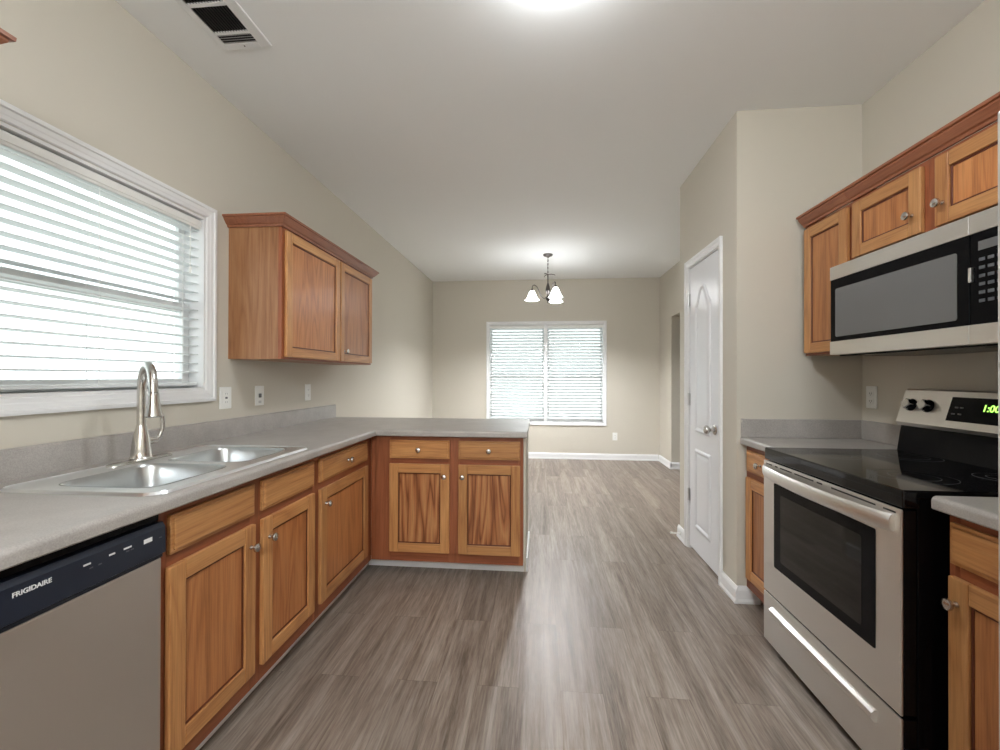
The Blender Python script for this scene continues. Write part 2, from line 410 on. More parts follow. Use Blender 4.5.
# pantry block with its doorway
DY0, DY1, DZ1 = 2.700, 3.240, 2.040
bm = BM()
box(bm, XP, XP + .12, YP0, DY0, 0, H); box(bm, XP, XP + .12, DY1, YP1, 0, H); box(bm, XP, XP + .12, DY0, DY1, DZ1, H)
box(bm, XP + .12, XD, YP0, YP0 + .12, 0, H); box(bm, XP + .12, XD, YP1 - .12, YP1, 0, H)
struct('wall_pantry', bm, 'wall')
# baseboards: stepped profile extruded along a wall
BH = .092
def bprof(): return [(0, 0), (.018, 0), (.019, .012), (.015, .020), (.013, .024), (.013, BH - .022), (.010, BH - .012), (.006, BH - .004), (.004, BH), (0, BH)]
def base_run(name, segs):
    bm = BM()
    for kind, at, s, e in segs:
        if kind == '+x': fn = lambda a, b, q, at=at: (at + a, q, b)
        elif kind == '-x': fn = lambda a, b, q, at=at: (at - a, q, b)
        elif kind == '-y': fn = lambda a, b, q, at=at: (q, at - a, b)
        else: fn = lambda a, b, q, at=at: (q, at + a, b)
        prism(bm, bprof(), (s, e), fn)
    return struct(name, bm, 'trim')
base_run('baseboard_far', [('-y', YF, XL + .02, XD - .02)])
base_run('baseboard_left', [('+x', XL, 3.34, YF)])
base_run('baseboard_dining_right', [('-x', XD, YP1 + .02, HY0 - .013), ('-x', XD, HY1 - .013, YF), ('-y', HY1, XD - .013, XD + .12)])
base_run('baseboard_pantry', [('-x', XP, YP0 - .0195, 2.655), ('-x', XP, 3.285, YP1 + .0195), ('-y', YP0, XP, 1.20), ('+y', YP1, XP, XD)])
base_run('baseboard_hall', [('-x', 3.0, YP1 - .2, YF)])
base_run('baseboard_back', [('+y', YB, XL, XR)])
# white shoe strips at the foot of the cabinets
bm = BM(); box(bm, -1.135, -1.123, .02, 2.722, 0, .062, 0, .003); struct('trim_1', bm, 'trim')
bm = BM(); box(bm, -1.123, -.098, 2.722, 2.734, 0, .062, 0, .003); struct('trim_2', bm, 'trim')

# casings and windows
def casing(name, fn, a0, a1, c0, c1, w, sill=True):
    """picture-frame casing, mitred, with a stepped moulded profile; fn(a, out, c)"""
    bm = BM(); prof = [(0, 0), (0, .017), (.008, .019), (.016, .019), (.020, .014), (w * .62, .012), (w * .7, .010), (w - .004, .008), (w, .004), (w, 0)]
    loops = []
    for p, o in prof:
        loops.append([fn(a0 + p, o, c0 + p), fn(a1 - p, o, c0 + p), fn(a1 - p, o, c1 - p), fn(a0 + p, o, c1 - p)])
    loft(bm, loops)
    return bm
def window(idx, fn, a0, a1, c0, c1, cas, mull=None, meet=.5):
    """fn(a, out, c): out is into the room; opening a0..a1, c0..c1"""
    def B(bm, p0, p1, q0, q1, r0, r1, mi=0, bev=.0):
        p, q = fn(p0, q0, r0), fn(p1, q1, r1); box(bm, p[0], q[0], p[1], q[1], p[2], q[2], mi, bev)
    bm = casing('window', fn, a0 - cas[0], a1 + cas[0], c0 - cas[1], c1 + cas[2], min(cas)); 
    w = struct('window_%d' % idx, bm, 'trim')
    # jamb liner
    bm = BM(); J = .012
    B(bm, a0, a0 + J, -.15, .002, c0, c1); B(bm, a1 - J, a1, -.15, .002, c0, c1); B(bm, a0 + J, a1 - J, -.15, .002, c1 - J, c1); B(bm, a0 + J, a1 - J, -.15, .004, c0, c0 + J)
    if mull: B(bm, mull - .022, mull + .022, -.15, -.001, c0 + J, c1 - J)
    obj('jamb', bm, 'trim', w)
    bays = [(a0 + J, a1 - J)] if not mull else [(a0 + J, mull - .022), (mull + .022, a1 - J)]
    for s, e in bays:
        mid = c0 + (c1 - c0) * meet
        for nm, z0, z1, o in (('upper_sash', mid - .022, c1 - J, -.125), ('lower_sash', c0 + J, mid + .022, -.100)):
            bm = BM(); f = .034
            B(bm, s, s + f, o, o + .024, z0, z1, 0, .003); B(bm, e - f, e, o, o + .024, z0, z1, 0, .003)
            B(bm, s + f, e - f, o, o + .024, z0, z0 + f + .01, 0, .003); B(bm, s + f, e - f, o, o + .024, z1 - f - .006, z1, 0, .003)
            sash = obj(nm, bm, 'trim', w)
            bm = BM(); B(bm, s + f - .002, e - f + .002, o + .010, o + .013, z0 + f, z1 - f); obj('glass_pane', bm, 'glass', sash)
    return w
lw = lambda a, o, c: (XL + o, a, c)
fw_ = lambda a, o, c: (a, YF - o, c)
window(1, lw, WY0, WY1, WZ0, WZ1, (.057, .057, .060), meet=.47)
window(2, fw_, FX0, FX1, FZ0, FZ1, (.038, .040, .038), mull=.087, meet=.46)
# blinds
def blind(label, fn, a0, a1, ztop, zbot, out, tilt, pitch=.0435, depth=.048, wand=True, val=.052, group=None):
    a0 += .006; a1 -= .006
    t = thing('window_blind', label, 'blinds', fn((a0 + a1) / 2, out, zbot), group)
    def B(bm, p0, p1, q0, q1, r0, r1, mi=0, bev=.0):
        p, q = fn(p0, q0, r0), fn(p1, q1, r1); box(bm, p[0], q[0], p[1], q[1], p[2], q[2], mi, bev)
    bm = BM(); B(bm, a0, a1, out - .026, out + .020, ztop - .04, ztop - .002, 0, .002); obj('headrail', bm, 'slat', t)
    bm = BM(); B(bm, a0 - .003, a1 + .003, out + .022, out + .034, ztop - val, ztop - .006, 0, .004); B(bm, a0 - .003, a1 + .003, out + .034, out + .038, ztop - val + .012, ztop - .014, 0, .002); obj('valance', bm, 'plastic', t)
    bm = BM(); z = ztop - val - .01; n = 0
    while z > zbot + .035:
        lp = []
        for k in range(7):          # gently crowned slat
            s = (k / 6 - .5) * depth; cr = .003 * (1 - (2 * k / 6 - 1) ** 2)
            lp.append((s * math.cos(tilt), z + s * math.sin(tilt) + cr))
        pr = [(q, r + .0012) for q, r in lp] + [(q, r - .0012) for q, r in lp[::-1]]
        A = [bm.verts.new(fn(a0, out + q, r)) for q, r in pr]; Bv = [bm.verts.new(fn(a1, out + q, r)) for q, r in pr]
        for i in range(len(pr)): bm.faces.new((A[i], A[(i + 1) % len(pr)], Bv[(i + 1) % len(pr)], Bv[i]))
        bm.faces.new(A[::-1]); bm.faces.new(Bv); z -= pitch; n += 1
    obj('slats', bm, 'slat', t)
    bm = BM(); B(bm, a0, a1, out - .024, out + .024, zbot, zbot + .016, 0, .004); obj('bottom_rail', bm, 'slat', t)
    for fr in ([.10, .5, .90] if a1 - a0 > .9 else [.12, .88]):
        a = a0 + (a1 - a0) * fr; bm = BM()
        for oo in (-.026, .026): tube(bm, [fn(a, out + oo, ztop - .03), fn(a, out + oo, zbot + .01)], .0009, 6)
        obj('ladder_cord', bm, 'plastic', t)
    if wand:
        a = a1 - .07; bm = BM(); tube(bm, [fn(a, out + .040, ztop - val), fn(a, out + .040, ztop - val - .20)], [.0022, .0022], 8)
        lathe(bm, [(0, 0), (.005, 0), (.006, -.02), (.003, -.03), (0, -.03)], fn(a, out + .040, ztop - val - .20), (0, 0, 1), 10)
        obj('pull_cord', bm, 'plastic', t)
    return t
blind('white slatted blind in the kitchen window above the sink', lw, WY0 + .012, WY1 - .012, WZ1 - .012, 1.195, -.045, .05)
blind('white slatted blind in the left half of the dining window', fw_, FX0 + .012, .087 - .022, FZ1 - .012, .60, -.045, .55, pitch=.046, wand=False, group='dining window blinds')
blind('white slatted blind in the right half of the dining window', fw_, .087 + .022, FX1 - .012, FZ1 - .012, .60, -.045, .55, pitch=.046, wand=False, group='dining window blinds')

# pantry door: white two-panel door with an arched upper panel
door = None
bm = BM(); box(bm, XP + .004, XP + .039, DY0 + .012, DY1 - .012, .022, DZ1 - .014, 0, .002)
door = struct('door_1', bm, 'door')
def arch(a0, a1, c0, c1, rise, n=14):
    pts = [(a0, c0), (a1, c0), (a1, c1)]
    for k in range(1, n):
        u = k / n; s = abs(2 * u - 1)
        pts.append((a1 + (a0 - a1) * u, c1 + rise * (.5 + .5 * math.cos(PI * s)) ** .8))
    pts.append((a0, c1)); return pts
def shrink(pts, d):
    cx = (min(p[0] for p in pts) + max(p[0] for p in pts)) / 2; cy = (min(p[1] for p in pts) + max(p[1] for p in pts)) / 2
    wx = max(p[0] for p in pts) - cx; wy = max(p[1] for p in pts) - cy
    return [(cx + (p[0] - cx) * (wx - d) / wx, cy + (p[1] - cy) * (wy - d) / wy) for p in pts]
for poly in (arch(2.84, 3.11, .86, 1.74, .13), [(2.84, .19), (3.11, .19), (3.11, .74), (2.84, .74)]):
    bm = BM(); lv = [(0, .004), (.006, -.004), (.014, -.007), (.022, -.003), (.030, .003), (.046, -.001), (.05, -.002)]
    R = loft(bm, [[(XP + o, a, c) for a, c in shrink(poly, d)] for d, o in lv])
    bm.faces.new(R[-1])
    obj('door_panel', bm, 'door', door)
bm = BM(); ky, kz = DY0 + .075, .912
lathe(bm, [(0, 0), (.031, 0), (.032, .004), (.026, .010), (.012, .014), (.010, .030), (.018, .036), (.027, .046), (.028, .054), (.022, .064), (.010, .068), (0, .068)], (XP + .004, ky, kz), (-1, 0, 0), 24)
obj('door_knob', bm, 'nickel', door, True)
for hz in (1.80, 1.08, .39):
    bm = BM(); tube(bm, [(XP - .004, DY1 - .010, hz - .045), (XP - .004, DY1 - .010, hz + .045)], .006, 10); box(bm, XP + .002, XP + .005, DY1 - .030, DY1 - .004, hz - .043, hz + .043)
    obj('hinge', bm, 'hinge', door)
# casing: two legs and a mitred head
bm = BM(); w = .048
prof = [(0, 0), (0, .017), (.008, .019), (.016, .018), (.022, .013), (.036, .011), (w - .003, .008), (w, .004), (w, 0)]
o0, o1, ot = DY0 - w + .003, DY1 + w - .003, DZ1 + w - .003
lps = []
for p, o in prof: lps.append([(XP - o, o0 + p, 0), (XP - o, o0 + p, ot - p), (XP - o, o1 - p, ot - p), (XP - o, o1 - p, 0)])
loft(bm, lps, closed=False)
box(bm, XP + .001, XP + .11, DY0, DY0 + .010, 0, DZ1); box(bm, XP + .001, XP + .11, DY1 - .010, DY1, 0, DZ1); box(bm, XP + .001, XP + .11, DY0, DY1, DZ1 - .010, DZ1)
struct('trim_3', bm, 'trim')
# dark void behind the door foot: pantry interior floor is the same floor
# spring door stop on the baseboard
bm = BM(); pts = []
for k in range(90):
    a = k * PI / 5; pts.append((XP - .020 - .055 * k / 89, 3.375 + .005 * math.cos(a), .052 + .005 * math.sin(a)))
tube(bm, pts, .0014, 6)
lathe(bm, [(0, 0), (.009, 0), (.009, .004), (.005, .006), (0, .006)], (XP - .013, 3.375, .052), (-1, 0, 0), 14)
lathe(bm, [(0, .060), (.006, .060), (.008, .064), (.008, .073), (.005, .078), (0, .078)], (XP - .013, 3.375, .052), (-1, 0, 0), 14)
tag(obj('door_stop', bm, 'plastic', None, True), 'small white spring door stop on the baseboard beyond the pantry door', 'door stop')

# ------------------------------------------------------------ base cabinets
base_cabinet('oak sink base cabinet with two panelled doors and plain false fronts beside the dishwasher', LF, 1.092, 1.905,
             [(1.114, 1.480, (1.450, .625)), (1.524, 1.896, (1.555, .625))], [(1.120, 1.480, False), (1.524, 1.896, False)], stiles=[(1.470, 1.530)])
base_cabinet('oak base cabinet with one drawer and one door in the inner corner by the peninsula', LF, 1.907, 2.600,
             [(1.952, 2.510, (1.990, .625))], [(1.952, 2.510, True)], stiles=[(2.49, 2.58), (1.93, 1.96)])
base_cabinet('oak base cabinet hidden at the near end of the left counter, before the dishwasher', LF, .02, .482,
             [(.045, .457, (.43, .625))], [(.045, .457, True)])
t = base_cabinet('oak peninsula cabinet with two knobbed drawers above two boldly grained doors', PF, -1.055, -.100,
             [(-.933, -.554, (-.583, .628)), (-.498, -.118, (-.470, .628))], [(-.933, -.554, True), (-.498, -.118, True)],
             depth=.56, panel='bold_z', toe=.132, stiles=[(-1.03, -.925), (-.562, -.490)])
bm = BM(); box(bm, -.0985, -.086, 2.606, 3.19, .107, .873, 0, .001); box(bm, -.0985, -.086, 2.725, 3.19, 0, .107); obj('end_panel', bm, 'wall', t)
bm = BM(); box(bm, -.086, -.074, 2.725, 3.20, 0, .09, 0, .003); obj('base_strip', bm, 'trim', t)
# back of the peninsula: a low drywall knee wall carrying the worktop
bm = BM(); box(bm, XL, -.086, 3.19, 3.25, 0, .873); struct('wall_knee', bm, 'wall')
base_cabinet('narrow oak base cabinet between the pantry wall and the stove', RF, 2.092, 2.470,
             [(2.115, 2.445, (2.145, .625))], [(2.115, 2.445, True)], depth=.585)
base_cabinet('oak base cabinet with drawer and door between the stove and the refrigerator', RF, .895, 1.300,
             [(.915, 1.285, (1.258, .632))], [(.915, 1.285, False)], depth=.585)

# ------------------------------------------------------------ worktops
def nose(bm, fn, s, e, d=.045, t0=.874, t1=.912):
    pts = [(0, t0), (d - .004, t0), (d, t0 + .004)]
    R = .014
    for k in range(7):
        a = k * PI / 12; pts.append((d - R + R * math.cos(a), t1 - R + R * math.sin(a)))
    pts.append((0, t1)); prism(bm, pts, (s, e), fn)
bm = BM(); z0, z1 = .874, .912
XF = -1.05
SH = (-1.505, -1.085, 1.115, 1.828)      # hole for the sink
box(bm, XL + .001, SH[0], -.02, 3.321, z0, z1); box(bm, SH[1], XF, -.02, 2.60, z0, z1)
box(bm, SH[0], SH[1], -.02, SH[2], z0, z1); box(bm, SH[0], SH[1], SH[3], 3.321, z0, z1)
box(bm, SH[1], -.075, 2.60, 3.321, z0, z1, 0)
nose(bm, lambda a, b, q: (XF + a, q, b), -.02, 2.60)
nose(bm, lambda a, b, q: (q, 2.60 - a, b), -1.02, -.075)
prism(bm, [(XL + .001, z1), (XL + .021, z1), (XL + .021, 1.008), (XL + .016, 1.013), (XL + .001, 1.013)], (-.02, 3.321), lambda a, b, q: (a, q, b))
tag(obj('countertop', bm, 'counter'), 'long grey laminate countertop running from the sink into the peninsula', 'countertop', None)
bm = BM(); box(bm, 1.135, XR - .001, 2.090, YP0 - .001, z0, z1)
nose(bm, lambda a, b, q: (1.135 - a, q, b), 2.090, YP0 - .001, .035)
box(bm, 1.104, XR - .001, YP0 - .021, YP0 - .001, z1, 1.013, 0, .003); box(bm, XR - .021, XR - .001, 2.090, YP0 - .021, z1, 1.013, 0, .003)
tag(obj('countertop', bm, 'counter'), 'small grey countertop with backsplash in the corner between stove and pantry wall', 'countertop')
bm = BM(); box(bm, 1.135, XR - .001, .893, 1.302, z0, z1)
pts = []
nose(bm, lambda a, b, q: (1.135 - a, q, b), .893, 1.302, .045)
box(bm, XR - .021, XR - .001, .893, 1.302, z1, 1.013, 0, .003)
tag(obj('countertop', bm, 'counter'), 'light grey countertop end between the stove and the refrigerator', 'countertop')

# ------------------------------------------------------------ sink
t = thing('kitchen_sink', 'stainless steel double bowl sink set in the left counter under the window', 'sink', (-1.295, 1.47, .912))
bm = BM(); zr = .9175
outer = rrect(-1.545, -1.050, 1.080, 1.862, .045)
A = [bm.verts.new((x, y, zr)) for x, y in outer]
es = [bm.edges.new((A[i], A[(i + 1) % len(A)])) for i in range(len(A))]
bowls = [(-1.440, -1.112, 1.135, 1.452), (-1.440, -1.112, 1.510, 1.815)]
for b in bowls:
    Bv = [bm.verts.new((x, y, zr)) for x, y in rrect(*b, .055)]
    es += [bm.edges.new((Bv[i], Bv[(i + 1) % len(Bv)])) for i in range(len(Bv))]
bmesh.ops.triangle_fill(bm, edges=es, use_beauty=True, use_dissolve=False)
big = [rrect(-1.545, -1.050, 1.080, 1.862, .045)] 
loft(bm, [[(x, y, zr) for x, y in outer], [(x, y, zr + .003) for x, y in rrect(-1.549, -1.046, 1.076, 1.866, .049)], [(x, y, .9125) for x, y in rrect(-1.556, -1.039, 1.069, 1.873, .055)]])
obj('sink_deck', bm, 'steel_sink', t, False)
for b in bowls:
    bm = BM(); lps = []
    for d, z, r in ((-.006, zr + .0003, .060), (-.004, zr + .0018, .058), (-.001, zr + .0012, .056), (.002, zr - .003, .054), (.004, zr - .010, .052), (.010, .86, .05), (.020, .77, .05), (.030, .748, .05), (.050, .738, .045), (.09, .735, .03)):
        lps.append([(x, y, z) for x, y in rrect(b[0] + d, b[1] - d, b[2] + d, b[3] - d, r)])
    R = loft(bm, lps); bm.faces.new(R[-1])
    bw = obj('bowl', bm, 'steel_bowl', t, True)
    bm = BM(); lathe(bm, [(0, .002), (.018, .002), (.022, .004), (.038, .005), (.043, .001), (.043, -.004)], ((b[0] + b[1]) / 2, (b[2] + b[3]) / 2, .7352)); obj('drain', bm, 'nickel', bw, True)
# faucet
t = thing('kitchen_faucet', 'brushed nickel gooseneck pull-down faucet behind the sink bowls', 'faucet', (-1.515, 1.497, .918))
fx, fy = -1.515, 1.497
bm = BM(); lp = rrect(fx - .024, fx + .024, fy - .125, fy + .125, .022)
R = loft(bm, [[(x, y, .9178) for x, y in lp], [(x, y, .923) for x, y in lp], [(fx + (x - fx) * .8, fy + (y - fy) * .96, .926) for x, y in lp]]); bm.faces.new(R[-1]); bm.faces.new(R[0][::-1])
obj('base_plate', bm, 'nickel', t, True)
bm = BM(); lathe(bm, [(.036, 0), (.037, .006), (.033, .012), (.032, .03), (.029, .06), (.024, .09), (.0175, .118), (.0155, .128), (0, .129)], (fx, fy, .925)); obj('faucet_body', bm, 'nickel', t, True)
ux, uy = .84, -.54           # the spout is swung towards the room and a little towards the viewer
pts = [(fx, fy, 1.04), (fx, fy, 1.10), (fx, fy, 1.15), (fx, fy, 1.18)]
R_ = .078
for k in range(1, 13):
    a = PI - k * PI / 12 * .97; pts.append((fx + ux * (R_ + R_ * math.cos(a)), fy + uy * (R_ + R_ * math.cos(a)), 1.192 + R_ * 1.15 * math.sin(a)))
e = pts[-1]; pts.append((e[0] + ux * .004, e[1] + uy * .004, e[2] - .02))
bm = BM(); tube(bm, pts, .0145, 16); obj('gooseneck_spout', bm, 'nickel', t, True)
e = pts[-1]; bm = BM(); lathe(bm, [(.0150, 0), (.0165, .005), (.0170, .02), (.020, .05), (.0265, .078), (.0275, .084), (.024, .088), (0, .086)], e, (ux * .06, uy * .06, -1), 20); obj('spray_head', bm, ['nickel'], t, True)
bm = BM(); hx, hy = fx + .012, fy + .02
tube(bm, [(fx, fy + .015, .99), (fx + .004, fy + .055, .990), (fx + .005, fy + .066, .992)], [.015, .014, .010], 14)
tube(bm, [(fx + .004, fy + .055, .992), (fx + .010, fy + .068, 1.000), (fx + .016, fy + .076, 1.03), (fx + .020, fy + .070, 1.07), (fx + .022, fy + .068, 1.085)], [.011, .010, .008, .0085, .006], 10)
obj('lever_handle', bm, 'nickel', t, True)

# ------------------------------------------------------------ dishwasher
t = thing('dishwasher', 'stainless steel dishwasher with a dark navy control panel under the left counter', 'dishwasher', (-1.3, .787, 0))
y0, y1 = .488, 1.084
bm = BM(); box(bm, -1.62, -1.052, y0 + .004, y1 - .004, .10, .868); obj('tub', bm, 'black_matte', t)
bm = BM(); box(bm, -1.052, -1.034, y0, y1, .115, .744, 0, .004); obj('door', bm, 'steel_dw', t)
bm = BM(); box(bm, -1.052, -1.030, y0, y1, .746, .756, 0, .002)
prism(bm, [(-1.052, .756), (-1.030, .756), (-1.022, .760), (-1.024, .830), (-1.032, .842), (-1.052, .842)], (y0, y1), lambda a, b, q: (a, q, b))
cp = obj('control_panel', bm, 'navy', t)
bm = BM(); box(bm, -1.052, -1.040, y0 + .003, y1 - .003, .846, .868, 0, .002); obj('top_grille', bm, 'black', t)
bm = BM(); box(bm, -1.12, -1.108, y0, y1, 0, .11); obj('kick_plate', bm, 'black_matte', t)
text_mesh('brand_lettering', 'FRIGIDAIRE', .0135, 'white_print', t, (-1.0226, .775, .812), (0, 1, 0), (-.03, 0, 1))
for yy, w_ in ((.872, .016), (.930, .014), (.966, .020)):
    bm = BM(); box(bm, -1.0238, -1.0226, yy, yy + w_, .811, .815); obj('button_legend', bm, 'white_print', t)
for yy in (.885, .905, .972, .984, 1.064):
    bm = BM(); box(bm, -1.0238, -1.0228, yy, yy + .008, .800 if yy < .93 else .803, .803 if yy < .93 else .806); obj('button_legend', bm, 'grey_print', t)
bm = BM(); box(bm, -1.0240, -1.0230, 1.020, 1.044, .804, .815, 0, .0003); obj('start_button', bm, 'white_print', t)

# ------------------------------------------------------------ wall cabinets
def wall_cabinet(label, F, a0, a1, c0, c1, doors, depth, stiles=(), panel='panel_z', group='oak wall cabinets'):
    t = thing('wall_cabinet', label, 'cabinet', F.P((a0 + a1) / 2, -depth / 2, c0), group)
    bm = BM(); F.box(bm, a0, a1, -depth, -.0195, c0, c1); obj('carcass', bm, 'side_z', t)
    bm = BM()
    for s0, s1 in [(a0, a0 + .025), (a1 - .025, a1)] + list(stiles): F.box(bm, s0, s1, -.019, 0, c0, c1, 0, .001)
    F.box(bm, a0 + .025, a1 - .025, -.019, -.0003, c0, c0 + .025, 1, .001); F.box(bm, a0 + .025, a1 - .025, -.019, -.0003, c1 - .03, c1, 1, .001)
    obj('face_frame', bm, ['frame_z', 'frame_' + F.run], t)
    for d in doors: make_door(F, t, d[0], d[1], c0 + .012, c1 - .018, d[2], panel, fw=.052)
    return t
def add_crown(t, F, a0, a1, c, depth, r0, r1):
    bm = BM(); crown(bm, F, a0, a1, c, depth, 0, r0, r1); obj('crown_moulding', bm, 'crown_x', t)
t = wall_cabinet('oak wall cabinet with two doors and crown moulding right of the sink window', LU, 2.143, 3.345, 1.333, 2.040,
             [(2.166, 2.772, None), (2.790, 3.325, (2.835, 1.415))], .300, stiles=[(2.76, 2.80)])
add_crown(t, LU, 2.143, 3.345, 2.040, .300, True, True)
t = wall_cabinet('oak wall cabinet at the left picture edge, only its crown corner showing', LU, .14, .905, 1.333, 2.040,
             [(.165, .515, (.487, 1.39)), (.530, .880, (.56, 1.39))], .300, stiles=[(.505, .54)])
add_crown(t, LU, .14, .905, 2.040, .300, True, True)
t = wall_cabinet('tall narrow oak wall cabinet in the corner left of the microwave', RU, 2.092, 2.440, 1.357, 2.045,
             [(2.106, 2.424, None)], .307)
add_crown(t, RU, 2.092, 2.438, 2.050, .307, False, False)
t = wall_cabinet('short two-door oak wall cabinet directly above the microwave', RU, 1.318, 2.090, 1.768, 2.045,
             [(1.722, 2.072, (1.755, 1.855)), (1.335, 1.664, (1.632, 1.855))], .307, stiles=[(1.655, 1.730)])
add_crown(t, RU, 1.318, 2.090, 2.050, .307, False, False)
t = wall_cabinet('tall oak wall cabinet hidden behind the refrigerator edge', RU, .895, 1.316, 1.357, 2.045,
             [(.915, 1.296, (1.265, 1.42))], .307)
add_crown(t, RU, 0.895, 1.316, 2.050, .307, True, False)

# ------------------------------------------------------------ microwave
t = thing('microwave_oven', 'stainless and black over-the-range microwave mounted above the stove', 'microwave', (1.52, 1.706, 1.345))
y0, y1, xf = 1.326, 2.089, 1.323
bm = BM(); box(bm, xf + .035, XR - .002, y0, y1, 1.352, 1.743, 0, .002); obj('case', bm, 'black_matte', t)
bm = BM(); box(bm, xf + .035, XR - .06, y0 + .01, y1 - .01, 1.338, 1.352, 0, .002)
for k in range(9): box(bm, xf + .08, xf + .2, y0 + .06 + k * .012, y0 + .066 + k * .012, 1.3375, 1.339)
obj('underside_vent', bm, 'black', t)
ys = 1.452
bm = BM()
box(bm, xf, xf + .034, ys + .001, y1, 1.684, 1.743, 0, .0012); box(bm, xf, xf + .034, ys + .001, y1, 1.344, 1.404, 0, .0012)
box(bm, xf + .003, xf + .034, ys + .001, y1, 1.404, 1.684, 1, .002)
dr = obj('door', bm, ['steel', 'black'], t)
bm = BM(); prism(bm, rrect(1.492, 2.055, 1.424, 1.640, .008), (xf + .0015, xf + .004), lambda a, b, q: (q, a, b)); obj('window', bm, 'mw_glass', dr)
bm = BM(); box(bm, xf, xf + .034, y0, ys - .001, 1.684, 1.743, 0, .0012); box(bm, xf, xf + .034, y0, ys - .001, 1.344, 1.404, 0, .0012); box(bm, xf + .003, xf + .034, y0, ys - .001, 1.404, 1.684, 1, .002)
cp = obj('control_panel', bm, ['steel', 'black'], t)
bm = BM(); box(bm, xf + .0015, xf + .004, 1.352, 1.425, 1.628, 1.655); obj('display', bm, 'mw_glass', cp)
for r_ in range(6):
    for c_ in range(3):
        bm = BM(); zc = 1.60 - r_ * .025; yc = 1.415 - c_ * .026; box(bm, xf + .0018, xf + .004, yc - .009, yc + .009, zc - .005, zc + .005, 0, .001)
        obj('key', bm, 'grey_print', cp)
bm = BM(); box(bm, xf - .006, xf + .004, 1.440, 1.449, 1.535, 1.580, 0, .002); obj('door_release', bm, 'steel', cp)

# ------------------------------------------------------------ stove
t = thing('electric_range', 'freestanding stainless electric range with black glass cooktop and oven window', 'stove', (1.38, 1.705, 0))
y0, y1, xd = 1.326, 2.084, 1.031
bm = BM(); box(bm, xd + .045, 1.70, y0 + .003, y1 - .003, .035, .893, 0, .003); obj('body', bm, 'black', t)
bm = BM(); box(bm, xd + .005, 1.665, y0, y1, .893, .918, 0, .005); box(bm, xd + .005, xd + .05, y0, y1, .866, .900, 0, .004)
ck = obj('cooktop', bm, 'glass_black', t)
for cx, cy, r in ((1.22, 1.52, .105), (1.22, 1.89, .085), (1.50, 1.52, .08), (1.50, 1.89, .10)):
    bm = BM()
    for q in (r, r * .62): loft(bm, [[(cx + q * math.cos(a * PI / 20), cy + q * math.sin(a * PI / 20), .9181) for a in range(40)], [(cx + (q - .0015) * math.cos(a * PI / 20), cy + (q - .0015) * math.sin(a * PI / 20), .9184) for a in range(40)]])
    obj('burner_ring', bm, 'grey_print', ck)
bm = BM(); box(bm, xd, xd + .008, y0 + .002, y1 - .002, .270, .862, 0, .003); box(bm, xd + .008, xd + .043, y0 + .003, y1 - .003, .272, .860, 1, .002)
dr = obj('oven_door', bm, ['steel', 'black'], t)
bm = BM(); prism(bm, rrect(1.420, 1.992, .405, .775, .006), (xd - .0015, xd + .004), lambda a, b, q: (q, a, b)); wdw = obj('oven_window', bm, 'black', dr)
bm = BM(); prism(bm, rrect(1.475, 1.940, .445, .735, .010), (xd - .0022, xd - .0012), lambda a, b, q: (q, a, b)); obj('glass_pane', bm, 'oven_glass', dr)
for s, e in ((2.01, 2.06), (1.965, 1.985), (1.86, 1.945), (1.72, 1.84), (1.67, 1.70), (1.42, 1.62), (1.345, 1.39)):
    bm = BM(); box(bm, xd - .0008, xd + .002, s, e, .847, .852); obj('vent_slot', bm, 'slot', dr)
# broad bowed handle
bm = BM(); lps = []
for k in range(21):
    u = k / 20; y = 2.062 - u * (2.062 - 1.348); bow = math.sin(PI * u) ** .55; xo = xd - .006 - .038 * bow; zc = .818
    w_ = .011; hh = .026
    lps.append([(xo + w_ * math.cos(a * PI / 6) * (1 if 1 else 1), y, zc + hh * math.sin(a * PI / 6)) for a in range(12)])
R = loft(bm, lps); bm.faces.new(R[0][::-1]); bm.faces.new(R[-1])
obj('door_handle', bm, 'steel', dr, True)
bm = BM(); box(bm, xd, xd + .008, y0 + .002, y1 - .002, .045, .262, 0, .003); box(bm, xd + .008, xd + .043, y0 + .003, y1 - .003, .047, .260, 1, .002); dw = obj('storage_drawer', bm, ['steel', 'black'], t)
bm = BM(); prism(bm, [(0, .180), (-.012, .184), (-.020, .198), (-.018, .212), (-.008, .220), (0, .221)], (1.415, 2.005), lambda a, b, q: (xd + .001 + a, q, b)); obj('drawer_handle', bm, 'steel', dw)
for fx_, fy_ in ((1.10, y0 + .05), (1.10, y1 - .05), (1.62, y0 + .05), (1.62, y1 - .05)):
    bm = BM(); lathe(bm, [(.018, 0), (.018, .008), (.010, .012), (.010, .036)], (fx_, fy_, 0), n=14); obj('foot', bm, 'black_matte', t)
bm = BM(); prism(bm, [(1.60, .918), (1.705, .918), (1.705, 1.06), (1.625, 1.06), (1.612, 1.00)], (y0 + .004, y1 - .004), lambda a, b, q: (a, q, b)); obj('backguard_riser', bm, 'black', t)
bm = BM(); prism(bm, [(1.598, 1.045), (1.606, 1.030), (1.705, 1.030), (1.705, 1.188), (1.650, 1.192), (1.640, 1.186)], (y0, y1), lambda a, b, q: (a, q, b), 0)
bgd = obj('backguard', bm, 'steel', t)
def bgx(z): return 1.598 + (z - 1.045) / (1.186 - 1.045) * .042
nr = Vector((-.958, 0, .285))
bm = BM(); q0, q1 = 1.855, 1.545
prism(bm, [(bgx(1.072) - .002, 1.072), (bgx(1.165) - .002, 1.165), (bgx(1.165) + .004, 1.165), (bgx(1.072) + .004, 1.072)], (q1, q0), lambda a, b, q: (a, q, b)); dp = obj('display_panel', bm, 'black', bgd)
text_mesh('clock_digits', '1:00', .036, 'green', dp, (bgx(1.128) - .0035, 1.728, 1.128), (0, -1, 0), (.29, 0, .957), align='LEFT')
